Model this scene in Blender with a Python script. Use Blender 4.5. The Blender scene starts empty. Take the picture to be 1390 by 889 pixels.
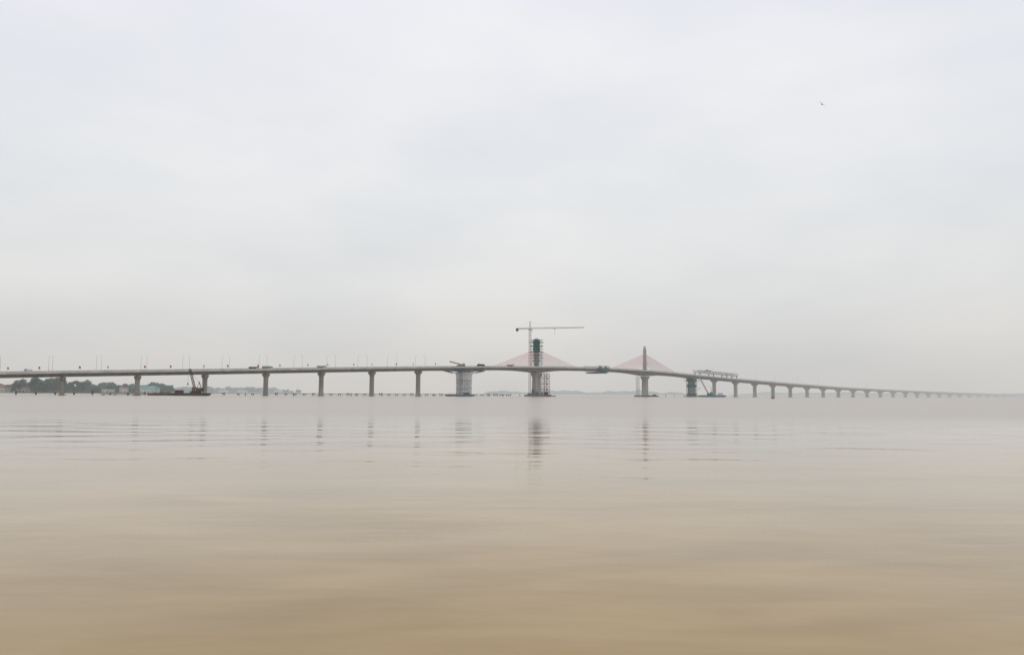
import bpy, math, random
import numpy as np
from mathutils import Vector, Matrix
random.seed(7)
S=bpy.context.scene
C=S.collection
R=random.uniform

# ------------------------------------------------------------------ materials
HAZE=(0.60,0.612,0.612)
def mat(name,c1,c2=None,scale=0.6,rough=0.8,haze=1.0,metal=0.0,stretch=(1,1,1)):
    m=bpy.data.materials.new(name); m.use_nodes=True
    nt=m.node_tree; N=nt.nodes; L=nt.links
    b=N['Principled BSDF']; b.inputs['Roughness'].default_value=rough; b.inputs['Metallic'].default_value=metal
    b.inputs['Specular IOR Level'].default_value=0.3
    if c2 is None: c2=tuple(x*0.72 for x in c1)
    geo=N.new('ShaderNodeNewGeometry')
    mp=N.new('ShaderNodeMapping'); mp.inputs['Scale'].default_value=stretch
    L.new(geo.outputs['Position'],mp.inputs['Vector'])
    no=N.new('ShaderNodeTexNoise'); no.inputs['Scale'].default_value=scale; no.inputs['Detail'].default_value=5
    L.new(mp.outputs[0],no.inputs['Vector'])
    rp=N.new('ShaderNodeValToRGB'); rp.color_ramp.elements[0].position=0.35; rp.color_ramp.elements[1].position=0.65
    rp.color_ramp.elements[0].color=(*c2,1); rp.color_ramp.elements[1].color=(*c1,1)
    L.new(no.outputs['Fac'],rp.inputs['Fac']); L.new(rp.outputs[0],b.inputs['Base Color'])
    # aerial haze painted in as emission, stronger towards the far banks (world position)
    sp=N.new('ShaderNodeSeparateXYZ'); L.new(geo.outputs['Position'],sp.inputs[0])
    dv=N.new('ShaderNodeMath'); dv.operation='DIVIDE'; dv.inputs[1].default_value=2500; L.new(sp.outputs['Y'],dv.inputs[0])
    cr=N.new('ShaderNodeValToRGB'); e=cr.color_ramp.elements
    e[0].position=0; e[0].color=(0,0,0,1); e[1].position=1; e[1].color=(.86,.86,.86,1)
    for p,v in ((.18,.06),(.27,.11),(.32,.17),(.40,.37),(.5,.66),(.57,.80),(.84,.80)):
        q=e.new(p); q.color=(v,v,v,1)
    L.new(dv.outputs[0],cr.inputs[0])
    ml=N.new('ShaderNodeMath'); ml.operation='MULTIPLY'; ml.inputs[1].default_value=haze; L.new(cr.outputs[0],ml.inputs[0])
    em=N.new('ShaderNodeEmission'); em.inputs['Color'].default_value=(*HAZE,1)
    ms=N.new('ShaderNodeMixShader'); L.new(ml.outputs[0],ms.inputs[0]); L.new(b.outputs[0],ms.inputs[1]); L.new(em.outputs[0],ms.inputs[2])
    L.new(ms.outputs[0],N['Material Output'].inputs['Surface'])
    return m

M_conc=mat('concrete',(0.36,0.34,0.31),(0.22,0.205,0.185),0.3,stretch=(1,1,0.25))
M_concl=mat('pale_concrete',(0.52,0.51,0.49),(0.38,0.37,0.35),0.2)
M_girder=mat('girder_concrete',(0.21,0.20,0.185),(0.13,0.12,0.11),0.3)  # weathered, and darkened to paint in shade under the overhanging slab
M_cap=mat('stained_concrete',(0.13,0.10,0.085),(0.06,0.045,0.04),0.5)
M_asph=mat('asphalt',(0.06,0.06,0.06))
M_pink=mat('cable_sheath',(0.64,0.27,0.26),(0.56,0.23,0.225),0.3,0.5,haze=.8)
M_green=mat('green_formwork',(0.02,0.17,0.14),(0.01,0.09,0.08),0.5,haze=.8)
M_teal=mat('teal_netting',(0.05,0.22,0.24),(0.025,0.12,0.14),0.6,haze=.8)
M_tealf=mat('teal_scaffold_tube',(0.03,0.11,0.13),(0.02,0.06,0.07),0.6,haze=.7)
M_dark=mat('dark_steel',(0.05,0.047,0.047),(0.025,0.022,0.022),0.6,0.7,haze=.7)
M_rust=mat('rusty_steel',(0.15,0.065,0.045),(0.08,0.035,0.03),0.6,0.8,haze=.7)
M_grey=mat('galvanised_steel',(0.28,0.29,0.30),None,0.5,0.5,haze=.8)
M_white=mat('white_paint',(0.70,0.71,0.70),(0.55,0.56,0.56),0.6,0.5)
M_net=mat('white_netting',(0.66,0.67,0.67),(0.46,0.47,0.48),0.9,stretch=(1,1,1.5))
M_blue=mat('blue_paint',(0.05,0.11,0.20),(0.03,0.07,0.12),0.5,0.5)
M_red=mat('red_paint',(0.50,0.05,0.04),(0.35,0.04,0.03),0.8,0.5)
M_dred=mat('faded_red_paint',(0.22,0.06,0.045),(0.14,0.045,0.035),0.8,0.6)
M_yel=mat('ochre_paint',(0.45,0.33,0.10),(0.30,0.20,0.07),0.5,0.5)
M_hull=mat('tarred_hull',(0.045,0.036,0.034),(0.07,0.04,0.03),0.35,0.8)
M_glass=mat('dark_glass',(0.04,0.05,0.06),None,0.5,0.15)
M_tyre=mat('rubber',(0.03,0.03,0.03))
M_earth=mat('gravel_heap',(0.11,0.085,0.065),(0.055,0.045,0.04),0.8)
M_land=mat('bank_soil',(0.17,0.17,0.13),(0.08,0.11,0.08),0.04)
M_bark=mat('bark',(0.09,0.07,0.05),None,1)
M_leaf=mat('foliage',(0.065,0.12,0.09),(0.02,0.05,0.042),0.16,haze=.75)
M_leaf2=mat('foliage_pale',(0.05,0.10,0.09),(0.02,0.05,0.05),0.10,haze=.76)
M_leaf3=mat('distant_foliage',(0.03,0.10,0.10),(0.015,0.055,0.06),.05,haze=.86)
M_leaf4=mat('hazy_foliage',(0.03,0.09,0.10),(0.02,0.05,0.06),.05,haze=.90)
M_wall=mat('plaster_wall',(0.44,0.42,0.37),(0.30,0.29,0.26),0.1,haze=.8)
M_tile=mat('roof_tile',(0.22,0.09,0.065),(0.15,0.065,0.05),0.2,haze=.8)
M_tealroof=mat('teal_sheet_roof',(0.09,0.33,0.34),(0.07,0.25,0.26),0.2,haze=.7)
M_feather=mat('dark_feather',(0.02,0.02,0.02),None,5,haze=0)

# ------------------------------------------------------------------ mesh builder
class MB:
    def __init__(s): s.v=[]; s.f=[]
    def hexa(s,p):
        n=len(s.v); s.v+= [tuple(q) for q in p]
        s.f+=[(n,n+3,n+2,n+1),(n+4,n+5,n+6,n+7),(n,n+1,n+5,n+4),(n+1,n+2,n+6,n+5),(n+2,n+3,n+7,n+6),(n+3,n,n+4,n+7)]
    def box(s,x,y,z,sx,sy,sz): s.fr(x,y,z,sx,sy,sz,sx,sy)
    def fr(s,x,y,z,sx,sy,sz,tx,ty,ox=0,oy=0):
        a,b,c,d=sx/2,sy/2,tx/2,ty/2
        s.hexa([(x-a,y-b,z),(x+a,y-b,z),(x+a,y+b,z),(x-a,y+b,z),
                (x+ox-c,y+oy-d,z+sz),(x+ox+c,y+oy-d,z+sz),(x+ox+c,y+oy+d,z+sz),(x+ox-c,y+oy+d,z+sz)])
    def beam(s,p,q,r,n=4,r2=None):
        p=Vector(p);q=Vector(q);d=q-p
        if d.length<1e-6:return
        d.normalize(); u=d.orthogonal().normalized(); w=d.cross(u)
        if r2 is None:r2=r
        k=len(s.v)
        for c,rr in ((p,r),(q,r2)):
            for i in range(n):
                a=2*math.pi*(i+.5)/n
                s.v.append(tuple(c+u*math.cos(a)*rr+w*math.sin(a)*rr))
        for i in range(n):
            j=(i+1)%n; s.f.append((k+i,k+j,k+n+j,k+n+i))
        s.f.append(tuple(k+i for i in reversed(range(n)))); s.f.append(tuple(k+n+i for i in range(n)))
    def lattice(s,p,q,w,h,seg,r,up=(0,0,1),h2=None):
        p=Vector(p);q=Vector(q);d=(q-p); L=d.length; d=d/L
        up=Vector(up); side=d.cross(up).normalized(); up=side.cross(d)
        if h2 is None:h2=h
        prev=None
        for k in range(seg+1):
            t=k/seg; c=p+d*L*t; hh=h+(h2-h)*t
            cs=[c+side*a*w/2+up*b for a,b in ((-1,0),(1,0),(1,hh),(-1,hh))]
            for i in range(4): s.beam(cs[i],cs[(i+1)%4],r*.6)
            if prev:
                for i in range(4): s.beam(prev[i],cs[i],r)
                for i in range(4):
                    if k%2: s.beam(prev[i],cs[(i+1)%4],r*.6)
                    else: s.beam(prev[(i+1)%4],cs[i],r*.6)
            prev=cs
    def rings(s,secs,cap=True,loop=False):
        n=len(secs[0]);k=len(s.v)
        for sec in secs: s.v+=[tuple(p) for p in sec]
        for a in range(len(secs)-1):
            for i in range(n):
                j=(i+1)%n
                s.f.append((k+a*n+i,k+a*n+j,k+(a+1)*n+j,k+(a+1)*n+i))
        if cap:
            s.f.append(tuple(k+i for i in reversed(range(n))))
            e=k+(len(secs)-1)*n; s.f.append(tuple(e+i for i in range(n)))
        if loop:
            e=k+(len(secs)-1)*n
            for i in range(n):
                j=(i+1)%n; s.f.append((e+i,e+j,k+j,k+i))
    def tube(s,z0,z1,w0,d0,w1,d1,th=.1):
        def rc(w,d,z): return [(-w/2,-d/2,z),(w/2,-d/2,z),(w/2,d/2,z),(-w/2,d/2,z)]
        s.rings([rc(w0,d0,z0),rc(w1,d1,z1),rc(w1-2*th,d1-2*th,z1),rc(w0-2*th,d0-2*th,z0)],cap=False,loop=True)
    def mesh(s,name,m=None):
        me=bpy.data.meshes.new(name); me.from_pydata(s.v,[],s.f); me.update()
        if m: me.materials.append(m)
        return me
def obj(name,me,parent=None,loc=(0,0,0),rz=0):
    o=bpy.data.objects.new(name,me); C.objects.link(o)
    o.location=loc; o.rotation_euler=(0,0,rz)
    if parent: o.parent=parent
    return o
def thing(name,label,cat,loc=(0,0,0),rz=0,group=None,me=None):
    o=obj(name,me,None,loc,rz); o['label']=label; o['category']=cat
    if group: o['group']=group
    return o
def part(par,name,mb,m): return obj(name,mb.mesh(name,m),par)
def clone(src,loc,rz=None,sc=None):
    n=src.copy(); C.objects.link(n); n.location=loc
    if rz is not None: n.rotation_euler=(0,0,rz)
    if sc is not None: n.scale=sc
    for ch in src.children:
        c=ch.copy(); C.objects.link(c); c.parent=n
    return n

# ------------------------------------------------------------------ bridge coordinates
P0=Vector((-260.2,446,0)); U=40.0
D=Vector((0.7828,0.6228,0)).normalized(); NB=Vector((-D.y,D.x,0)); ANG=math.atan2(D.y,D.x)
def W(i,t=0,z=0): return P0+D*(i*U)+NB*t+Vector((0,0,z))
hp=[(-6,6),(-3,9.6),(-0.78,12.7),(0,14),(2,16.9),(4,19.9),(6,22.8),(7.08,24.3),(9,26.3),(10.75,27),(12.5,26.1),(14.3,23.1),(16.2,19.9),(18.9,16.1),(21.6,12.9),(24.8,10.6),(30.8,8.0),(40,6),(60,6)]
xs=np.arange(-6,60,0.1); ys=np.interp(xs,[a for a,b in hp],[b for a,b in hp])
kern=np.ones(13)/13; ysm=np.convolve(np.pad(ys,6,mode='edge'),kern,'valid')
def H(i): return float(np.interp(i,xs,ysm))
def GD(i):
    d=2.0-.7*min(1,max(0,(i-19)/6))
    for c,w,e in ((9,1.0,2.4),(12.5,1.0,2.4),(7.08,0.7,1.0),(14.3,.6,.8)):
        q=max(0,1-abs(i-c)/w); d+=e*q*q
    return d
bridge=thing('bridge','long grey concrete bridge with two low pylons and pink stay cables','bridge',P0,ANG)
II=np.arange(-4,46.01,0.2)
def sweep(fn):
    mb=MB(); mb.rings([[ (i*U,y,z) for y,z in fn(float(i))] for i in II]); return mb
HW=8.0
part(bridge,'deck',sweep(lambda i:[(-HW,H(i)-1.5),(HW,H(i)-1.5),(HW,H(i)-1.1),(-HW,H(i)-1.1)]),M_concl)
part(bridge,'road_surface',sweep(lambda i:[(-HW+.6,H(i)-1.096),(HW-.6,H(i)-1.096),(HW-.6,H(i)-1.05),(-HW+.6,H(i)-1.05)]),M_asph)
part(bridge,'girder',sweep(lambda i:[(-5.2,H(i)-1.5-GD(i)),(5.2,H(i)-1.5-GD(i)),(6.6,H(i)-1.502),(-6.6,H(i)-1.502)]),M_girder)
for sg in (-1,1):
    a,b=sorted((sg*(HW+0.003),sg*(HW-.3)))
    part(bridge,'parapet',sweep(lambda i:[(a,H(i)-1.6),(b,H(i)-1.6),(b,H(i)-.3),(a,H(i)-.3)]),M_concl)
    mb=MB(); yy=sg*(HW-.15)
    for i in np.arange(-4,26,0.1): mb.box(i*U,yy,H(i)-.3,.12,.1,.3)
    for i in np.arange(-4,26,0.5): mb.beam((i*U,yy,H(i)),((i+.5)*U,yy,H(i+.5)),.07)
    part(bridge,'railing',mb,M_grey)
def sect(sx,sy,z,ch=.5):
    a,b=sx/2,sy/2
    return [(-a+ch,-b,z),(a-ch,-b,z),(a,-b+ch,z),(a,b-ch,z),(a-ch,b,z),(-a+ch,b,z),(-a,b-ch,z),(-a,-b+ch,z)]
pl=[-3,-2,-1,0,1,2,3,4,5,6,7.08,9,12.5,14.3,15.25,16.2,17.1,18,18.9]+[18.9+.92*k for k in range(1,27)]
for i in pl:
    top=H(i)-1.5-GD(i); mb=MB(); big=i in (9,12.5); mid=i in (7.08,14.3)
    if i==9: secs=[sect(7,9,-3),sect(7,9,1),sect(5.2,7,2),sect(5,6.6,top-4),sect(7.5,9,top-.1)]
    elif i==12.5: secs=[sect(6,8,-3),sect(6,8,1),sect(4.2,5.8,2),sect(4.0,5.4,top-4),sect(6.5,8,top-.1)]
    elif mid: secs=[sect(5,7,-3),sect(4.6,6.4,top-3),sect(6,9,top-.1)]
    else: secs=[sect(2.3,4.0,-3,.4),sect(2.2,3.8,top-3.4,.4),sect(2.3,5.2,top-2.2,.4),sect(2.4,9.0,top-1.2,.4),sect(2.4,9.0,top-.25,.4)]
    mb.rings(secs)
    if not big and not mid:
        for y in (-3.6,-1.3,1.3,3.6): mb.box(0,y,top-.25,1,.7,.25)
    o=part(bridge,'pier',mb,M_conc); o.location=(i*U,0,0)
    mb=MB()
    if big: mb.rings([sect(16,20,-1.5,3),sect(16,20,1.1,3),sect(15,19,1.4,3)])
    elif mid: mb.rings([sect(9,13,-1.5,1),sect(9,13,.9,1)])
    else: mb.rings([sect(4.0,6.5,-1.5,.8),sect(4.0,6.5,.3,.8)])
    o=part(bridge,'pile_cap',mb,M_cap); o.location=(i*U,0,0)
for i,zt,bw in ((9,50,4.0),(12.5,49.5,2.9)):
    zb=H(i)-1.05
    mb=MB(); mb.rings([sect(bw,2.6,zb,.3),sect(bw*.92,2.4,zt-3,.3),sect(bw*.92,2.4,zt-2.6,.3),sect(bw*.6,1.8,zt-2.6,.3),sect(bw*.6,1.8,zt,.3)])
    o=part(bridge,'pylon',mb,M_conc); o.location=(i*U,0,0)
    za=40.5 if i==9 else 41.5
    for sg in (-1,1):
        for k in range(11):
            dx=12+3.75*k; z1=za-9*(1-k/10)
            j=i+sg*dx/U
            mb=MB(); mb.beam((i*U+sg*bw*.4,0,z1),(j*U,0,H(j)-1.0),.16,6)
            part(bridge,'stay_cable',mb,M_pink)

# ------------------------------------------------------------------ scaffold helpers
def scaff(w,d,h,bx,by,lift,r,brace=True,out=0.0):
    mb=MB()
    X=np.linspace(-w/2,w/2,bx+1); Y=np.linspace(-d/2,d/2,by+1); nz=max(1,int(round(h/lift))); Z=np.linspace(0,h,nz+1)
    for x in X:
        for y in Y:
            if abs(x)>w/2-.01 or abs(y)>d/2-.01: mb.beam((x,y,0),(x,y,h),r)
    for z in Z[1:]:
        o=out*R(.5,1) if out else 0
        for y in (-d/2,d/2): mb.beam((-w/2-o,y,z),(w/2+o,y,z),r*.8)
        for x in (-w/2,w/2): mb.beam((x,-d/2-o,z),(x,d/2+o,z),r*.8)
    if brace:
        for k in range(nz):
            for y in (-d/2,d/2):
                for b in range(bx):
                    a,c=(X[b],X[b+1]) if (k+b)%2 else (X[b+1],X[b])
                    mb.beam((a,y,Z[k]),(c,y,Z[k+1]),r*.6)
            for x in (-w/2,w/2):
                for b in range(by):
                    a,c=(Y[b],Y[b+1]) if (k+b)%2 else (Y[b+1],Y[b])
                    mb.beam((x,a,Z[k]),(x,c,Z[k+1]),r*.6)
    return mb
def planks(t,w,d,zs,m,e=.8):
    for z in zs:
        mb=MB(); mb.tube(z,z+.18,w+2*e,d+2*e,w+2*e,d+2*e,e); part(t,'work_platform',mb,m)
t=thing('pylon_scaffold','dark climbing scaffold with green formwork around the unfinished pylon','scaffold',W(9,0,H(9)-1.05),ANG)
part(t,'frame',scaff(7.4,6.0,24.0,2,2,2.6,.16,True,2.4),M_tealf)
planks(t,7.4,6.0,[5.2,10.4,13,18.3,22],M_dark,1.0)
for k in range(4):
    mb=MB(); z=13.3+2.9*k
    mb.box(0,0,z,4.4,3.1,2.3); mb.box(0,0,z+.8,4.7,3.4,.3)
    for x in (-1.9,-.65,.65,1.9): mb.box(x,0,z-.1,.3,3.5,2.5)
    part(t,'formwork_panel',mb,M_green)
for k in range(3):
    mb=MB(); x=-1.4+1.4*k
    for q in (-.3,0,.3): mb.beam((x+q,0,23),(x+q,0,26+R(-.6,.3)),.06)
    mb.box(x,0,25,.8,.2,.1); part(t,'rebar',mb,M_rust)
t=thing('scaffold_tower','rusty lattice scaffold tower standing beside the pylon pier','scaffold',W(9.0,-7,1.4)+Vector((3.4,2,0)),ANG)
part(t,'frame',scaff(6,4,18.4,2,1,2.4,.18),M_rust)
planks(t,6,4,[4.8,9.6,14.4],M_dark,.4)
t=thing('scaffold_tower','slim rusty scaffold legs standing before the pylon pier','scaffold',W(9.0,-8,1.4)+Vector((-8,4,0)),ANG)
part(t,'frame',scaff(1.6,1.6,4.5,1,1,1.5,.12),M_rust)
for k,(x,y,w,h,m,nm) in enumerate([(-5.4,-6.4,3,2.4,M_blue,'blue'),(5,-7,3.2,2.2,M_rust,'rust-red'),(-1,-7.8,2.6,1.8,M_grey,'grey')]):
    p=P0+D*(9*U+x)+NB*y
    t=thing('site_container',nm+' steel site container on the pylon pile cap','container',p+Vector((0,0,1.4)),ANG)
    mb=MB(); mb.box(0,0,0,w,2.2,h)
    for q in np.arange(-w/2+.3,w/2,.5): mb.box(q,-1.1,.1,.15,.1,h-.2)
    part(t,'shell',mb,m); mb=MB(); mb.box(0,0,h+.002,w+.2,2.4,.12); part(t,'roof',mb,M_grey)
    mb=MB(); mb.box(.3,-1.2,.15,.8,.06,1.5); part(t,'door',mb,M_dark)
t=thing('scaffold_tower','slim grey scaffold tower beside the second pylon pier','scaffold',W(12.5,0,1.2)+Vector((-7,1,0)),ANG)
part(t,'frame',scaff(2.4,2.2,18,1,1,2.0,.11),M_grey)
planks(t,2.4,2.2,[6,12,17.8],M_grey,.4)
t=thing('pylon_scaffold','small grey work scaffold around the second pylon foot','scaffold',W(12.5,0,H(12.5)-1.05),ANG)
part(t,'frame',scaff(4.0,4.0,9,1,1,2.2,.07,True,.3),M_grey)
planks(t,4.0,4.0,[4.4],M_grey,.4)

# tower crane
t=thing('tower_crane','slender dark lattice tower crane standing behind the pylon','crane',W(9,9,1.4)+Vector((0.0,0,0)),0)
mb=MB(); mb.lattice((0,-.9,0),(0,-.9,57),1.8,1.8,26,.11,up=(0,1,0)); part(t,'mast',mb,M_dark)
mb=MB(); mb.lattice((1,0,58),(48,0,59.2),.9,1.0,28,.07,h2=.5); part(t,'jib',mb,M_dark)
mb=MB(); mb.lattice((-1,0,58),(-12.5,0,57.6),1.0,.7,7,.10); part(t,'counter_jib',mb,M_rust)
mb=MB(); mb.box(-11.3,0,55.8,2.2,1.3,2.3); part(t,'counterweight',mb,M_dark)
mb=MB()
for sx in (-.9,.9):
    for sy in (-.9,.9): mb.beam((sx,sy,57),(sx*.15,sy*.15,64.5),.13)
for z in (59,61,63): mb.box(0,0,z,1.4-(z-59)*.2,1.4-(z-59)*.2,.15)
part(t,'tower_head',mb,M_rust)
for q,z in ((30,59.4),(16,59.2),(-11,58.3)):
    mb=MB(); mb.beam((0,0,64.4),(q,0,z),.03); part(t,'tie_bar',mb,M_grey)
mb=MB(); mb.fr(1.6,-.6,55.6,1.3,1.3,2,1.6,1.4); part(t,'cab',mb,M_white)
mb=MB(); mb.box(22,0,57.6,1.2,1.0,.4); mb.beam((22,0,57.6),(22,0,54),.05); mb.beam((22,0,54.2),(22,0,53.2),.25,6,.1); part(t,'trolley_hook',mb,M_dark)
mb=MB(); mb.box(0,0,0,4,4,1.0); part(t,'footing',mb,M_cap)
mb=MB(); mb.box(0,0,57,2.2,2.2,.8); part(t,'slewing_ring',mb,M_dark)

# wrapped pier scaffold
t=thing('pier_scaffold','white netted scaffold wrapped around a river pier','scaffold',W(7.08,0,.9),ANG)
top=H(7.08)-1.5-GD(7.08)-.9
part(t,'frame',scaff(9.0,8.8,top-.3,4,4,1.9,.11,True,.25),M_grey)
nz=9; hh=(top-.8)/nz
def ew(k): return 8.7+(1.6*max(0,(k-5.5)/3.5)**1.5)
for k in range(nz):
    mb=MB(); mb.tube(k*hh+.2,(k+1)*hh-.12,ew(k),ew(k),ew(k+1),ew(k+1),.08); part(t,'netting',mb,M_net)
planks(t,9.2,9.0,[top*.33,top*.66,top-.5],M_white,.6)
t=thing('falsework_platform','blue grey triangular falsework platforms hung under the bridge deck','falsework',W(7.08,0,H(7.08)-1.5),ANG)
for y in (-9.0,-5.6,5.6,9.0):
    for sg in (-1,1):
        mb=MB(); mb.beam((sg*5,y,-4.2),(sg*14,y,-2.5),.25); mb.beam((sg*5,y,-4.2),(sg*5,y,-2.4),.2); mb.beam((sg*5,y,-2.5),(sg*14,y,-2.5),.22)
        mb.beam((sg*9,y,-3.5),(sg*9,y,-2.4),.16)
        part(t,'bracket',mb,M_blue)
for sg in (-1,1):
    mb=MB(); mb.box(sg*9.5,-7.5,-2.3,9.5,3.4,.25)
    for x in np.arange(5,14.5,1.5): mb.beam((sg*x,-9,-2.1),(sg*x,-9,-.9),.05)
    mb.beam((sg*5,-9,-.9),(sg*14,-9,-.9),.06); part(t,'walkway',mb,M_tealf)
t=thing('deck_crane','small ochre deck crane parked on the bridge deck','crane',W(6.95,-3,H(6.95)-1.05),ANG)
mb=MB(); mb.box(0,0,.7,7,2.4,.9); part(t,'chassis',mb,M_dark)
for x in (-2.4,0,2.4):
    for y in (-1.25,1.25):
        mb=MB(); mb.beam((x,y-.15,.5),(x,y+.15,.5),.5,10); part(t,'wheel',mb,M_tyre)
mb=MB(); mb.fr(2.4,0,1.6,2,2.2,1.6,1.6,2.0); mb.box(-.1,0,1.6,3.4,2,1.0); part(t,'cab',mb,M_yel)
mb=MB(); mb.lattice((-1,0,2.2),(-11,0,4.0),.8,.6,8,.1); part(t,'boom',mb,M_rust)
t=thing('steel_formwork_stack','dark stacked steel formwork on the bridge deck','formwork',W(7.45,-3,H(7.45)-1.05),ANG)
mb=MB()
for k in range(4): mb.box(R(-.3,.3),0,k*.5,6,3,.51)
for x in (-2.2,0,2.2): mb.box(x,0,1.9,.3,3.02,R(.4,1))
part(t,'panel',mb,M_dark)

t=thing('form_traveller','teal and red form traveller hanging at mid span','form traveller',W(10.84,0,H(10.84)-1.05),ANG)
for y in (-8.6,8.6):
    mb=MB(); mb.lattice((-8,y,-.2),(8,y,-.2),.6,2.4,6,.14); part(t,'truss',mb,M_blue)
mb=MB()
mb.box(0,0,-4.4,12,17.6,.3); mb.fr(0,0,-4.1,11,15,1.0,12,17); part(t,'bottom_form',mb,M_teal)
for x in (-5.8,-2,2,5.8):
    for y in (-9,9):
        mb=MB(); mb.beam((x,y,-4.5),(x,y,2.4),.12); part(t,'hanger',mb,M_dark)
mb=MB(); mb.box(-4,-8.7,.5,3,.8,1.5); part(t,'equipment_box',mb,M_red)
mb=MB(); mb.box(3,-8.7,.7,2.2,.8,1.2); part(t,'equipment_box',mb,M_blue)
mb=MB(); mb.box(-.3,-8.9,-3.0,5,.5,2.2); part(t,'safety_net',mb,M_green)

t=thing('pier_scaffold','teal netted scaffold around a pier below the launching gantry','scaffold',W(14.3,0,.9),ANG)
top=H(14.3)-1.5-GD(14.3)-.9
part(t,'frame',scaff(7.2,8.0,top,3,3,2.0,.15,True,.6),M_tealf)
for k in (0,3,5):
    mb=MB(); mb.tube(k*top/6+.2,(k+1)*top/6-.5,6.6,7.4,6.6,7.4,.1); part(t,'netting',mb,M_teal)
mb=MB(); mb.tube(top-2.6,top-2.3,11,12,11,12,2.4); part(t,'work_platform',mb,M_teal)
mb=MB()
mb.tube(top-1.5,top-1.35,11,12,11,12,.12)
for x in (-5.4,0,5.4):
    for y in (-5.9,5.9): mb.beam((x,y,top-2.4),(x,y,top-1.35),.08)
part(t,'guard_rail',mb,M_teal)

t=thing('launching_gantry','grey steel launching gantry truss standing on the bridge deck','gantry',W(14.55,0,0),ANG)
h0=H(14.55); h1=H(16.15); L=1.6*U
for y in (-3.2,3.2):
    mb=MB(); mb.lattice((-3,y,h0+2.9),(L+2,y,h1+2.9),1.0,2.2,14,.17); part(t,'truss',mb,M_grey)
for x in (0,L*.36,L*.72,L):
    hz=h0+(h1-h0)*x/L
    mb=MB()
    for y in (-3.2,3.2): mb.box(x,y,hz-1.05,.9,.8,3.9)
    mb.box(x,0,hz+2.5,1.0,7.6,.5)
    part(t,'leg',mb,M_grey)
mb=MB(); mb.box(L*.25,0,h0+4.4,3,8,.9); mb.box(L*.25,0,h0+5.3,1.6,2,.8); part(t,'winch_trolley',mb,M_grey)

# ------------------------------------------------------------------ lamps, flags on deck
def lamp(i,side,first=[None]):
    loc=W(i,side*7.2,H(i)-1.05)
    if first[0] is None:
        t=thing('street_lamp','tall thin grey street lamp on the bridge deck','street lamp',loc,ANG,'street lamps along the bridge')
        mb=MB(); mb.beam((0,0,0),(0,0,9.4),.09,6,.05); mb.box(0,0,0,.5,.5,.4); part(t,'pole',mb,M_grey)
        mb=MB(); mb.beam((0,0,9.4),(0,-1.8*side,9.8),.05); part(t,'arm',mb,M_grey)
        mb=MB(); mb.fr(0,-2.1*side,9.75,.3,.8,.15,.2,.6); part(t,'lamp_head',mb,M_grey)
        first[0]=t; return
    clone(first[0],loc,ANG if side>0 else ANG+math.pi)
for k in range(13):
    i=-1.4+.62*k
    if 6.6<i<7.6: continue
    lamp(i,1); lamp(i,-1)
for i in (15.4,16.4,17.4,18.4,19.6,20.8,22.2,23.8): lamp(i,1)
ff={}
def flag(i,side,col):
    loc=W(i,side*7.6,H(i)-.9)
    if col not in ff:
        t=thing('flag_pole',{'r':'small red flag on a thin pole at the bridge parapet','y':'small faded yellow flag on a thin pole at the parapet'}[col],'flag',loc,ANG,'flags along the bridge parapet')
        mb=MB(); mb.beam((0,0,0),(0,0,3.4),.045); part(t,'pole',mb,M_grey)
        mb=MB(); n=6; secs=[]
        for k in range(n+1):
            x=.05+.9*k/n; y=.14*math.sin(k*1.3); dz=-.3*k/n
            secs.append([(x,y-.01,2.1+dz),(x,y+.01,2.1+dz),(x,y+.01,3.4+dz),(x,y-.01,3.4+dz)])
        mb.rings(secs); part(t,'flag_cloth',mb,M_red if col=='r' else M_yel)
        ff[col]=t; return
    clone(ff[col],loc,ANG+R(-.5,.5))
k=0; i=-1.2
while i<6.3:
    flag(i,-1,'r' if k%3!=1 else 'y'); i+=.37 if k%2 else .5; k+=1

def truck(i,col,lab,w=7.0,lorry=True,hh=2.0):
    t=thing('truck' if lorry else 'van',lab,'truck' if lorry else 'van',W(i,-4,H(i)-1.05),ANG+ (0 if lorry else math.pi))
    mb=MB()
    if lorry: mb.box(-.9,0,.9,w-2.2,2.3,hh)
    else: mb.fr(0,0,.5,w,2,1.7,w-.9,1.8,-.3)
    part(t,'body',mb,col)
    if lorry:
        mb=MB(); mb.fr(w/2-.9,0,.7,1.9,2.3,1.8,1.5,2.1,-.15); part(t,'cab',mb,M_white)
    mb=MB(); mb.box(w/2-.9 if lorry else w/2-1.3,0,1.65,1.1,2.36 if lorry else 2.02,.55); part(t,'window',mb,M_glass)
    for x in (-w/2+1.2,w/2-1.2):
        for y in (-1.05,1.05):
            mb=MB(); mb.beam((x,y-.14,.48),(x,y+.14,.48),.48,14); part(t,'wheel',mb,M_tyre)
truck(2.75,M_dark,'dark tipper truck driving on the bridge deck',6.5,hh=1.1)
truck(2.98,M_grey,'grey lorry with white cab on the bridge deck',7,hh=1.5)
truck(3.95,M_grey,'grey lorry with white cab on the bridge deck',6.5,hh=1.3)
truck(-.45,M_white,'white van driving on the bridge deck',4.6,False)
truck(8.2,M_rust,'rust-coloured lorry near the pylon on the deck',6.5,hh=1.0)

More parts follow.
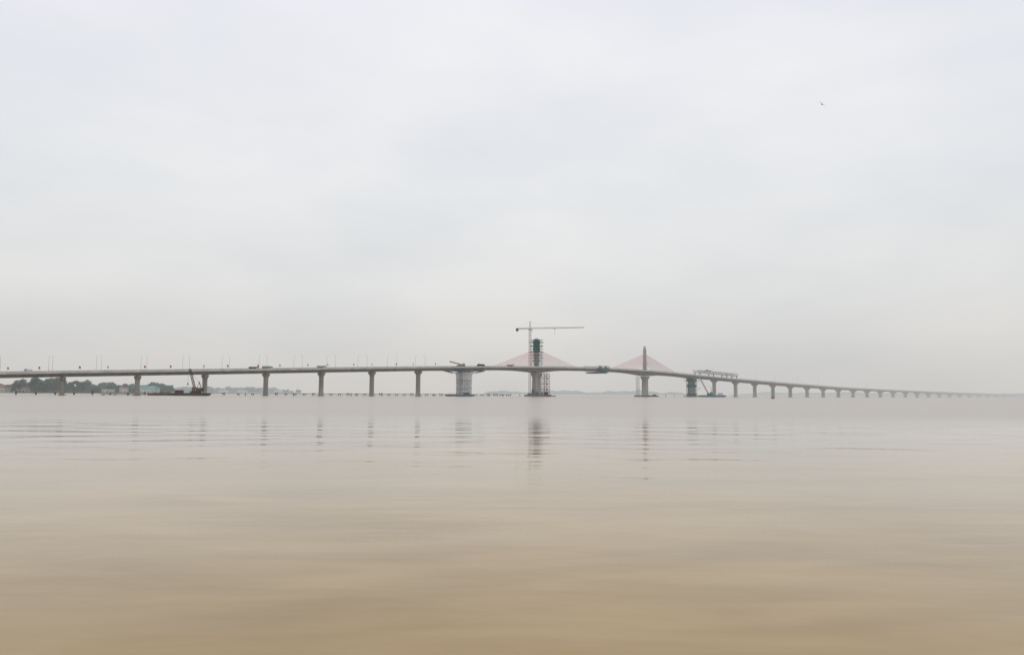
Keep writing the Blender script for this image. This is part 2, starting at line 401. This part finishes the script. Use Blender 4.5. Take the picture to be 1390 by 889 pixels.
# ------------------------------------------------------------------ trestle
tr=thing('trestle_walkway','low wooden construction trestle on piles running beside the bridge','trestle',P0,ANG)
s0,s1=-20,8.75*U
mb=MB()
x=s0
while x<s1:
    n=min(x+12,s1)
    mb.box((x+n)/2,24,1.2+R(-.06,.06),n-x+.02,4,.3)
    x=n
part(tr,'walkway_deck',mb,M_cap)
x=s0;k=0
while x<s1 and k<90:
    mb=MB(); 
    for y in (22.4,25.6): mb.beam((x,y,-2),(x,y,1.25 if k%4 else R(1.9,2.8)),.22,6)
    mb.box(x,24,.85,.5,4.2,.34)
    part(tr,'pile',mb,M_cap); x+=7 if x>3*U else 10; k+=1
stk=None
for (xx,zz,hh) in [(478,520,2.1),(486,522,1.7),(520,530,2.2),(590,560,2.0),(664,640,2.4),(676,640,2.0),(684,645,1.6),(693,640,2.3),(706,650,2.0),(640,600,1.4),(400,500,1.7),(335,470,1.6),(903,760,2.0),(915,765,1.6),(928,770,2)]:
    loc=((xx-695)*zz/1042,zz,0)
    if stk is None:
        mb=MB(); mb.beam((0,0,-2),(.1,0,2),.3,7,.24)
        stk=thing('mooring_post','weathered dark mooring post standing in the river','post',loc,0,'mooring posts in the river',me=mb.mesh('mooring_post',M_cap))
    else:
        q=clone(stk,loc,R(0,6)); q.scale=(1,1,hh/2)

# ------------------------------------------------------------------ boats / barges
def hull(L,B,H0):
    mb=MB(); secs=[]
    for k in range(9):
        q=-1+2*k/8; x=q*L/2; e=abs(q)**6
        b=B/2*(1-.25*e); zb=-.6+e*(H0)*.9
        secs.append([(x,-b*.9,zb),(x,b*.9,zb),(x,b,H0+e*.3),(x,-b,H0+e*.3)])
    mb.rings(secs); return mb
def barge(name,lab,loc,rz,L,B,H0,mh,house=None,rails=True):
    t=thing(name,lab,'barge',loc,rz)
    part(t,'hull',hull(L,B,H0),mh)
    for sg in (-1,1):
        mb=MB(); mb.box(0,sg*(B/2-.15),H0+.003,L*.82,.2,.3); part(t,'bulwark',mb,mh)
    if house:
        hx,hl,hb,hh,mm=house
        mb=MB(); mb.fr(hx,0,H0+.01,hl,hb,hh,hl*.94,hb*.94); part(t,'deckhouse',mb,mm)
        mb=MB(); mb.box(hx,0,H0+hh+.02,hl*1.1,hb*1.1,.15); part(t,'roof',mb,M_grey)
        for q in (-.3,0,.3):
            mb=MB(); mb.box(hx+q*hl,-hb/2*.99,H0+hh*.5,hl*.18,.12,hh*.28); part(t,'window',mb,M_glass)
    if rails:
        mb=MB()
        for x in np.arange(-L*.4,L*.41,L*.1):
            mb.beam((x,-B/2+.15,H0+.3),(x,-B/2+.15,H0+1.2),.05)
        mb.beam((-L*.4,-B/2+.15,H0+1.2),(L*.4,-B/2+.15,H0+1.2),.05); part(t,'railing',mb,M_dark)
    return t
def bp(x,z): return ((x-695)*z/1042,z,0)
Z1=455
barge('crane_barge','dark tarred barge carrying a lattice crane near a bridge pier',bp(262,Z1),.05,21,9,1.3,M_hull,(-7.0,3.5,5,1.8,M_rust))
t=thing('lattice_crane','dark crawler crane with raised lattice boom on the barge','crane',Vector(bp(268,Z1))+Vector((0,0,1.32)),0.05)
for y in (-1.7,1.7):
    mb=MB()
    mb.rings([[( -2.6,y-.4,.4),(-2.6,y+.4,.4),(-2.6,y+.4,.9),(-2.6,y-.4,.9)],[(-2,y-.4,0),(-2,y+.4,0),(-2,y+.4,1.2),(-2,y-.4,1.2)],[(2,y-.4,0),(2,y+.4,0),(2,y+.4,1.2),(2,y-.4,1.2)],[(2.6,y-.4,.4),(2.6,y+.4,.4),(2.6,y+.4,.9),(2.6,y-.4,.9)]])
    part(t,'crawler_track',mb,M_dark)
mb=MB(); mb.box(.8,0,1.2,5.4,2.8,.56); mb.fr(2,0,1.75,3.2,2.8,1.5,2.8,2.4); part(t,'machine_house',mb,M_hull)
mb=MB(); mb.fr(-1.2,-.8,1.76,1.6,1.3,1.8,1.2,1.2); part(t,'cab',mb,M_dred)
mb=MB(); mb.box(3.9,0,1.4,.9,2.9,1.8); part(t,'counterweight',mb,M_dark)
mb=MB(); mb.lattice((-1,0,2.2),(-4.4,0,14.2),1.1,1.0,11,.10,up=(1,0,0)); part(t,'boom',mb,M_dark)
mb=MB(); mb.beam((3,-.8,3.2),(1.8,-.2,6.6),.12); mb.beam((3,.8,3.2),(1.8,.2,6.6),.12); mb.beam((.4,0,3.0),(1.8,0,6.6),.12); mb.box(1.8,0,6.4,.5,1,.4); part(t,'gantry_frame',mb,M_dark)
for a_,b_ in (((1.8,0,6.6),(-4.4,0,14.2)),((-4.8,0,14.2),(-4.8,0,6))):
    mb=MB(); mb.beam(a_,b_,.05); part(t,'hoist_rope',mb,M_dark)
mb=MB(); mb.fr(-4.8,0,5,.7,.7,1.1,.4,.4); part(t,'hook_block',mb,M_dark)
barge('sand_barge','low dark barge heaped with gravel moored beside the crane',bp(224,Z1+8),-.03,17,7,.7,M_hull,None,False)
mb=MB(); g=14
for a in range(g+1):
    for b in range(9):
        x=-6.5+13*a/g; y=-2.6+5.2*b/8
        z=max(0,1.6*(1-(y/2.7)**2)*(1-(x/6.6)**4)*(.75+.35*math.sin(a*1.3)))+R(0,.12)
        mb.v.append((x,y,z))
for a in range(g):
    for b in range(8): k=a*9+b; mb.f.append((k,k+9,k+10,k+1))
thing('gravel_heap','dark heap of gravel piled on the low barge','gravel',Vector(bp(224,Z1+8))+Vector((0,0,.72)),-.03,me=mb.mesh('gravel_heap',M_earth))
t=thing('dredging_pipe','thin dark dredging pipe floating on small drums','pipe',bp(170,Z1+20),0.02)
mb=MB(); mb.beam((-14,0,.45),(14,0,.55),.18,8); part(t,'pipe',mb,M_dark)
for x in (-12,-5,3,10):
    mb=MB(); mb.beam((x,-1,.15),(x,1,.15),.4,10); part(t,'float_drum',mb,M_hull)
barge('work_barge','blue work barge with a small cabin moored at the netted pier',bp(625,585),.0,22,7,1.0,M_blue,(5,5,4,1.8,M_teal))
t=thing('fishing_boat','small dark wooden boat beside the pylon pile cap','boat',bp(748,640),.1)
mb=MB(); secs=[]
for k in range(9):
    q=-1+2*k/8; b=1.1*(1-abs(q)**2.5)+.05; z=.55+.6*abs(q)**2.5
    secs.append([(q*4,-b*.4,-.3+abs(q)**3*.7),(q*4,b*.4,-.3+abs(q)**3*.7),(q*4,b,z),(q*4,-b,z)])
mb.rings(secs); part(t,'hull',mb,M_hull)
mb=MB(); mb.fr(-.8,0,.5,2.4,1.5,1.2,2.1,1.3); part(t,'cabin',mb,M_blue)
Z2=755
barge('crane_barge','blue grey barge with a tall derrick crane beside the teal pier',bp(966,Z2),.0,26,9,1.4,M_blue,(8,4,5,2.2,M_white))
t=thing('derrick_crane','pale grey derrick crane with raised boom on the barge','crane',Vector(bp(963,Z2))+Vector((0,0,1.42)),0)
mb=MB(); mb.box(0,0,0,5,3.4,2.4); mb.box(1.4,0,2.4,2,2.6,1); part(t,'machine_house',mb,M_teal)
mb=MB(); mb.lattice((-1.5,0,2),(-10,0,18),1.0,.9,12,.12,up=(0,1,0)); part(t,'boom',mb,M_grey)
mb=MB(); mb.beam((2,-1,2.4),(1,0,8),.13); mb.beam((2,1,2.4),(1,0,8),.13); mb.box(1,0,7.8,.5,.5,.4); part(t,'mast',mb,M_grey)
for a_,b_ in (((1,0,8),(-10,0,18)),((-10.3,0,18),(-10.3,0,7))):
    mb=MB(); mb.beam(a_,b_,.06); part(t,'hoist_rope',mb,M_dark)
mb=MB(); mb.fr(-10.3,0,6,.8,.8,1.1,.4,.4); part(t,'hook_block',mb,M_dark)
barge('work_barge','low grey work barge moored at the second pylon pier',bp(884,735),.05,13,6,.8,M_hull,(3,3,3,1.4,M_grey),False)
t=thing('channel_buoy','dull red steel channel buoy with lattice top floating in the river','buoy',bp(1048,450),0)
mb=MB(); secs=[]
for r,z in ((.8,-.5),(1.0,0),(1.0,.5),(.5,.8)): secs.append([(r*math.cos(a*math.pi/7),r*math.sin(a*math.pi/7),z) for a in range(14)])
mb.rings(secs); part(t,'float',mb,M_dred)
mb=MB()
for a in range(4): mb.beam((.45*math.cos(a*1.57),.45*math.sin(a*1.57),.75),(.15*math.cos(a*1.57),.15*math.sin(a*1.57),1.6),.06)
mb.box(0,0,1.5,.4,.4,.3); part(t,'cage',mb,M_dred)
t=thing('channel_buoy','small red marker float on the river beside a pier','buoy',bp(86,430),0)
mb=MB(); mb.rings([[(r*math.cos(a*math.pi/6),r*math.sin(a*math.pi/6),z) for a in range(12)] for r,z in ((.5,-.4),(.7,0),(.7,.4),(.3,.7))]); part(t,'float',mb,M_dred)

# ------------------------------------------------------------------ banks
def bank(name,pts,z=0.9):
    c=Vector((sum(p[0] for p in pts)/len(pts),sum(p[1] for p in pts)/len(pts)))
    fine=[]
    for k in range(len(pts)):
        a=Vector(pts[k]);b=Vector(pts[(k+1)%len(pts)]); n=max(1,int((b-a).length/35))
        for j in range(n):
            p=a.lerp(b,j/n); fine.append(p+Vector((R(-6,6),R(-5,5))))
    mb=MB()
    out=[(p.x,p.y,-1.0) for p in fine]; ins=[]
    for p in fine:
        d=(c-p).normalized(); q=p+d*7; ins.append((q.x,q.y,z+R(-.1,.1)))
    mb.rings([out,ins],cap=False); k=len(mb.v)-len(ins); mb.f.append(tuple(range(k,k+len(ins))))
    o=obj(name,mb.mesh(name,M_land)); o['kind']='structure'
    return o
bank('river_bank',[bp(-260,830)[:2],bp(60,830)[:2],bp(150,860)[:2],bp(240,930)[:2],bp(250,1050)[:2],bp(-200,1150)[:2]])
bank('far_river_bank',[bp(150,1180)[:2],bp(300,1230)[:2],bp(412,1300)[:2],bp(405,1600)[:2],bp(100,1600)[:2]],1.2)
bank('distant_shore',[bp(655,2100)[:2],bp(735,2050)[:2],bp(830,2000)[:2],bp(935,2050)[:2],bp(935,2400)[:2],bp(655,2400)[:2]],1.2)
bank('distant_sandy_shore',[bp(985,2500)[:2],bp(1180,2300)[:2],bp(1560,2200)[:2],bp(1620,2900)[:2],bp(985,2900)[:2]],1.2)

def tree_mesh(h,w,n,m,seed):
    rr=random.Random(seed)
    tr=MB(); tr.beam((0,0,0),(rr.uniform(-.4,.4),0,h*.55),.3,7,.18)
    for k in range(5):
        a=rr.uniform(0,6.28); z=h*rr.uniform(.3,.5)
        tr.beam((0,0,z),(math.cos(a)*w*.32,math.sin(a)*w*.32,z+h*.22),.13,5,.05)
    cr=MB()
    lobes=[(rr.uniform(-.33,.33)*w,rr.uniform(-.33,.33)*w,h*rr.uniform(.30,.86),w*rr.uniform(.18,.32)) for _ in range(11)]
    for k in range(n):
        lx,ly,lz,lr=rr.choice(lobes)
        d=Vector((rr.gauss(0,1),rr.gauss(0,1),rr.gauss(0,1))).normalized()*lr*rr.uniform(.55,1.05)
        p=Vector((lx,ly,lz))+Vector((d.x,d.y,d.z*.8))
        u=Vector((rr.gauss(0,1),rr.gauss(0,1),rr.gauss(0,.7))).normalized(); v=u.orthogonal().normalized()
        s=rr.uniform(.4,.95)
        kk=len(cr.v)
        for a,b in ((-1,-.5),(.2,-1),(1,.4),(-.3,.9)): cr.v.append(tuple(p+u*a*s+v*b*s))
        cr.f.append((kk,kk+1,kk+2,kk+3))
    return tr.mesh('trunk',M_bark),cr.mesh('crown',m)
kinds=[tree_mesh(h,w,900,M_leaf,s) for h,w,s in ((13,9,1),(11,10,2),(15,8,3),(9,8,4),(12,6,5))]
kinds2=[tree_mesh(h,w,600,M_leaf2,s) for h,w,s in ((11,10,11),(9,11,12),(12,8,13))]
def tree(x,z,kd,sc,lab,grp):
    t=thing('tree',lab,'tree',Vector(bp(x,z))+Vector((0,0,.6)),R(0,6.28),grp); t.scale=(sc*R(.9,1.3),sc*R(.9,1.3),sc)
    obj('trunk',kd[0],t); obj('crown',kd[1],t)
for k in range(125):
    x=R(-40,135) if k<70 else R(130,240)
    z=R(850,900) if x<60 else 872+(x-60)*.35+R(0,26)
    if x<44 and k%2: continue
    if 192<x<214 and k%3: continue
    big=1.1 if 25<x<130 else .74
    tree(x,z,random.choice(kinds),big*R(.6,1.12),'leafy green tree on the river bank among houses','trees on the river bank')
for k in range(110):
    x=R(190,408); z=R(1225,1330) if x<290 else R(1262,1340)
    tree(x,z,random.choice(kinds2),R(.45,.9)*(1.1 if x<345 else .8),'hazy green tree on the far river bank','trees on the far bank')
def wood(name,x0,x1,z0,z1,hf,m,n,s0=1.6,s1=3.0,base=.6):
    mb=MB()
    for k in range(n):
        x=R(x0,x1); z=R(z0,z1); top=hf(x)
        if top<=.6: continue
        p=Vector(bp(x,z)); p.z=base+top*(R(0,1)**.8)
        u=Vector((random.gauss(0,1),random.gauss(0,1),random.gauss(0,.6))).normalized(); v=u.orthogonal().normalized()
        s=R(s0,s1); kk=len(mb.v)
        for a,b in ((-1,-.5),(.2,-1),(1,.4),(-.3,.9)): mb.v.append(tuple(p+u*a*s+v*b*s*.7))
        mb.f.append((kk,kk+1,kk+2,kk+3))
    o=obj(name,mb.mesh(name,m)); o['kind']='stuff'; return o
def wav(x,a,b,f,p): return a+b*(math.sin(x*f+p)+.6*math.sin(x*f*2.3+p*2)+.4*math.sin(x*f*5.1))
wood('woodland',-60,232,930,985,lambda x:wav(x,10,1.8,.09,1) if x>20 else wav(x,8,1.5,.09,1),M_leaf,9000,1.0,2.0)
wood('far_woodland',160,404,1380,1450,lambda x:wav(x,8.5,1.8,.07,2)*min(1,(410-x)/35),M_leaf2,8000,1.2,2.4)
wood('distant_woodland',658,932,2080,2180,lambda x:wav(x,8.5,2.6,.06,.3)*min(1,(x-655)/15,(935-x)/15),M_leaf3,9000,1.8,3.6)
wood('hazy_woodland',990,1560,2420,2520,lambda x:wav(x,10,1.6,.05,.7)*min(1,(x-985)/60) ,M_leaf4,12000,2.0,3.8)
def house(x,z,w,d,h,roof,lab,rz=0,flat=False,wm=None):
    t=thing('warehouse' if w>20 else 'house',lab,'building',Vector(bp(x,z))+Vector((0,0,.8)),rz)
    mb=MB(); mb.box(0,0,0,w,d,h)
    part(t,'wall',mb,wm or M_wall)
    mb=MB(); e=.6
    if flat: mb.box(0,0,h+.003,w+.6,d+.6,.4)
    else:
        rh=h*.4
        mb.hexa([(-w/2-e,-d/2-e,h+.003),(w/2+e,-d/2-e,h+.003),(w/2+e,d/2+e,h+.003),(-w/2-e,d/2+e,h+.003),
                 (-w/2+.1,-.1,h+rh),(w/2-.1,-.1,h+rh),(w/2-.1,.1,h+rh),(-w/2+.1,.1,h+rh)])
    part(t,'roof',mb,roof)
    n=max(2,int(w/4))
    for fl in range(max(1,int(h/3.2))):
        for k in range(n):
            if fl==0 and k==n//2:
                mb=MB(); mb.box(-w/2+(k+.5)*w/n,-d/2-.03,.05,1.3,.08,2.1); part(t,'door',mb,M_dark); continue
            mb=MB(); mb.box(-w/2+(k+.5)*w/n,-d/2-.03,fl*3.2+1,1.4,.08,1.3); part(t,'window',mb,M_glass)
for (x,z,w,d,h,r,l,f) in [(4,850,15,9,6.0,M_tile,'house with brown tiled roof among bank trees',0),(20,860,10,8,4.5,M_tile,'low house with brown tiled roof on the bank',0),
  (36,866,9,8,5.0,M_tile,'pale two-storey house with tiled roof on the bank',0),
  (150,905,12,8,4,M_wall,'pale flat-roofed house on the bank',1),(171,915,8,8,5.5,M_tile,'narrow pale two-storey house on the bank',0),
  (203,905,23,12,5.8,M_tealroof,'long white shed with teal sheet roof',0)]:
    house(x,z,w,d,h,r,l,R(-.2,.2),bool(f))
for (x,w,h,r,f) in [(305,14,4.0,M_tile,0),(331,15,3.8,M_tealroof,0),(380,12,3.6,M_grey,0)]:
    house(x,1266,w,9,h,r,'hazy pale building on the far embankment',R(-.2,.2),bool(f))
mb=MB(); pa=Vector(bp(286,1228)); pb=Vector(bp(413,1290)); n=20
for k in range(n):
    a=pa.lerp(pb,k/n); b=pa.lerp(pb,(k+1)/n)
    d=(b-a).normalized(); q=Vector((-d.y,d.x,0))*.5
    z=1.9
    mb.hexa([a-q+Vector((0,0,-1)),b-q+Vector((0,0,-1)),b+q+Vector((0,0,-1)),a+q+Vector((0,0,-1)),a-q*.7+Vector((0,0,z)),b-q*.7+Vector((0,0,z)),b+q*.7+Vector((0,0,z)),a+q*.7+Vector((0,0,z))])
thing('embankment_wall','long grey concrete embankment wall along the far bank','wall',me=mb.mesh('embankment_wall',M_conc))

# bird
mb=MB(); secs=[]
for x,r in ((-.32,.015),(-.2,.03),(-.05,.075),(.1,.07),(.2,.04),(.26,.045),(.33,.008)):
    secs.append([(x,r*math.cos(a*math.pi/4),r*math.sin(a*math.pi/4)) for a in range(8)])
mb.rings(secs)
for sg in (-1,1):
    w=[]
    for y,c,z in ((.04,.15,.02),(.25,.14,.17),(.5,.10,.14),(.72,.02,.06)):
        w.append([(c*.6,sg*y,z-.008),(-c,sg*y,z-.008),(-c,sg*y,z+.008),(c*.6,sg*y,z+.008)])
    mb.rings(w)
b=thing('bird','small dark bird gliding high over the river','bird',(53.8,130,52.5),.9,me=mb.mesh('bird',M_feather))
b.rotation_euler=(.8,0,.9)

# ------------------------------------------------------------------ water
wm=bpy.data.materials.new('river_water'); wm.use_nodes=True
nt=wm.node_tree;N=nt.nodes;Lk=nt.links; bs=N['Principled BSDF']
geo=N.new('ShaderNodeNewGeometry')
def noise(sx,sy,det,rot=0,dist=0):
    mp=N.new('ShaderNodeMapping'); mp.inputs['Scale'].default_value=(sx,sy,1); mp.inputs['Rotation'].default_value=(0,0,rot)
    Lk.new(geo.outputs['Position'],mp.inputs[0])
    n=N.new('ShaderNodeTexNoise'); n.inputs['Scale'].default_value=1; n.inputs['Detail'].default_value=det; n.inputs['Distortion'].default_value=dist
    Lk.new(mp.outputs[0],n.inputs['Vector']); return n.outputs['Fac']
sp=N.new('ShaderNodeSeparateXYZ'); Lk.new(geo.outputs['Position'],sp.inputs[0])
def mrange(src,a,b,c,d):
    m=N.new('ShaderNodeMapRange'); m.inputs[1].default_value=a;m.inputs[2].default_value=b;m.inputs[3].default_value=c;m.inputs[4].default_value=d
    Lk.new(src,m.inputs[0]); return m.outputs[0]
def math_(op,a,b):
    m=N.new('ShaderNodeMath'); m.operation=op
    for k,q in enumerate((a,b)):
        if isinstance(q,(int,float)): m.inputs[k].default_value=q
        else: Lk.new(q,m.inputs[k])
    return m.outputs[0]
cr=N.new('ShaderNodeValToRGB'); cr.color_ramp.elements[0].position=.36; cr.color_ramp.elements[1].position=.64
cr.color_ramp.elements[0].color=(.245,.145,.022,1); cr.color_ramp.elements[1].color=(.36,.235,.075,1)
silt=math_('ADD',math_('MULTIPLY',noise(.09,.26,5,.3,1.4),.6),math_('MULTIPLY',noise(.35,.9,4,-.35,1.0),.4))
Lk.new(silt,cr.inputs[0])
cm=N.new('ShaderNodeMixRGB'); cm.inputs[2].default_value=(.36,.31,.25,1); Lk.new(cr.outputs[0],cm.inputs[1]); Lk.new(mrange(sp.outputs['Y'],8,45,0,1),cm.inputs[0])  # far water base greyed to paint in the pale sky reflection
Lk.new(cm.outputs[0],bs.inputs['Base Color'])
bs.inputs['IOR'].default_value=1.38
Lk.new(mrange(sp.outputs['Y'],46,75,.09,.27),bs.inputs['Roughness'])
amp=mrange(sp.outputs['Y'],8,26,.30,.9)
h=math_('ADD',math_('MULTIPLY',math_('MULTIPLY',noise(.19,.40,1.0,.14,.3),.085),amp),math_('MULTIPLY',noise(.6,1.4,2,-.16),.010))
h=math_('ADD',h,math_('MULTIPLY',noise(4,9,2,.2),.0012))
bu=N.new('ShaderNodeBump'); bu.inputs['Distance'].default_value=1.0; bu.inputs['Strength'].default_value=1.0
Lk.new(h,bu.inputs['Height']); Lk.new(bu.outputs[0],bs.inputs['Normal'])
mb=MB(); ed=[-12000,-3000,-800,-200,0,200,800,3000,12000]; ey=[-400,0,60,200,500,1200,3000,14000]
for y in ey:
    for x in ed: mb.v.append((x,y,0))
for a in range(len(ey)-1):
    for b in range(len(ed)-1): k=a*len(ed)+b; mb.f.append((k,k+1,k+1+len(ed),k+len(ed)))
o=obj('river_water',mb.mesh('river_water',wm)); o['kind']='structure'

# ------------------------------------------------------------------ world
w=bpy.data.worlds.new('World'); S.world=w; w.use_nodes=True
nt=w.node_tree;N=nt.nodes;Lk=nt.links
bg=N['Background']
sky=N.new('ShaderNodeTexSky'); sky.sky_type='NISHITA'; sky.sun_disc=False
sky.sun_elevation=math.radians(55); sky.sun_rotation=math.radians(200); sky.dust_density=6; sky.air_density=1.5
tc=N.new('ShaderNodeTexCoord'); sp=N.new('ShaderNodeSeparateXYZ'); Lk.new(tc.outputs['Generated'],sp.inputs[0])
rp=N.new('ShaderNodeValToRGB'); e=rp.color_ramp.elements
def lin(r,g,b): 
    f=lambda c:((c/255+.055)/1.055)**2.4
    return (f(r),f(g),f(b),1)
e[0].position=0; e[0].color=lin(214,210,205); e[1].position=1; e[1].color=lin(239,240,245)
for p,c in ((.05,(218,216,213)),(.13,(228,228,227)),(.25,(236,237,238)),(.38,(241,241,244)),(.5,(239,240,245))):
    q=e.new(p); q.color=lin(*c)
Lk.new(sp.outputs['Z'],rp.inputs[0])
mp=N.new('ShaderNodeMapping'); mp.inputs['Scale'].default_value=(1.8,1.6,4.6); mp.inputs['Rotation'].default_value=(.15,.12,.3); Lk.new(tc.outputs['Generated'],mp.inputs[0])
no=N.new('ShaderNodeTexNoise'); no.inputs['Scale'].default_value=1.3; no.inputs['Detail'].default_value=6; no.inputs['Roughness'].default_value=.5; Lk.new(mp.outputs[0],no.inputs['Vector'])
r2=N.new('ShaderNodeValToRGB'); r2.color_ramp.elements[0].position=.36; r2.color_ramp.elements[1].position=.64
r2.color_ramp.elements[0].color=(.92,.94,.965,1); r2.color_ramp.elements[1].color=(1.04,1.035,1.03,1)
Lk.new(no.outputs['Fac'],r2.inputs[0])
mu=N.new('ShaderNodeMixRGB'); mu.blend_type='MULTIPLY'; mu.inputs[0].default_value=1; Lk.new(rp.outputs[0],mu.inputs[1]); Lk.new(r2.outputs[0],mu.inputs[2])
sc=N.new('ShaderNodeMixRGB'); sc.blend_type='MULTIPLY'; sc.inputs[0].default_value=1; sc.inputs[2].default_value=(.1,.1,.1,1); Lk.new(sky.outputs[0],sc.inputs[1])
mx=N.new('ShaderNodeMixRGB'); mx.inputs[0].default_value=.05; Lk.new(mu.outputs[0],mx.inputs[1]); Lk.new(sc.outputs[0],mx.inputs[2])
Lk.new(mx.outputs[0],bg.inputs['Color']); bg.inputs['Strength'].default_value=1.0
sl=bpy.data.lights.new('sun','SUN'); sl.energy=.7; sl.angle=math.radians(25); sl.color=(1,.96,.9)
so=bpy.data.objects.new('sun',sl); C.objects.link(so); so.rotation_euler=(math.radians(38),0,math.radians(-25))

# ------------------------------------------------------------------ camera
cd=bpy.data.cameras.new('camera'); cam=bpy.data.objects.new('camera',cd); C.objects.link(cam)
cd.sensor_width=36; cd.lens=27; cd.clip_end=30000; cd.clip_start=.1
cam.matrix_world=Matrix.Translation((0,0,2))@Matrix.Rotation(math.radians(90+4.94),4,'X')@Matrix.Rotation(math.radians(.3),4,'Z')
S.camera=cam
S.view_settings.view_transform='Standard'; S.view_settings.look='None'; S.view_settings.exposure=0
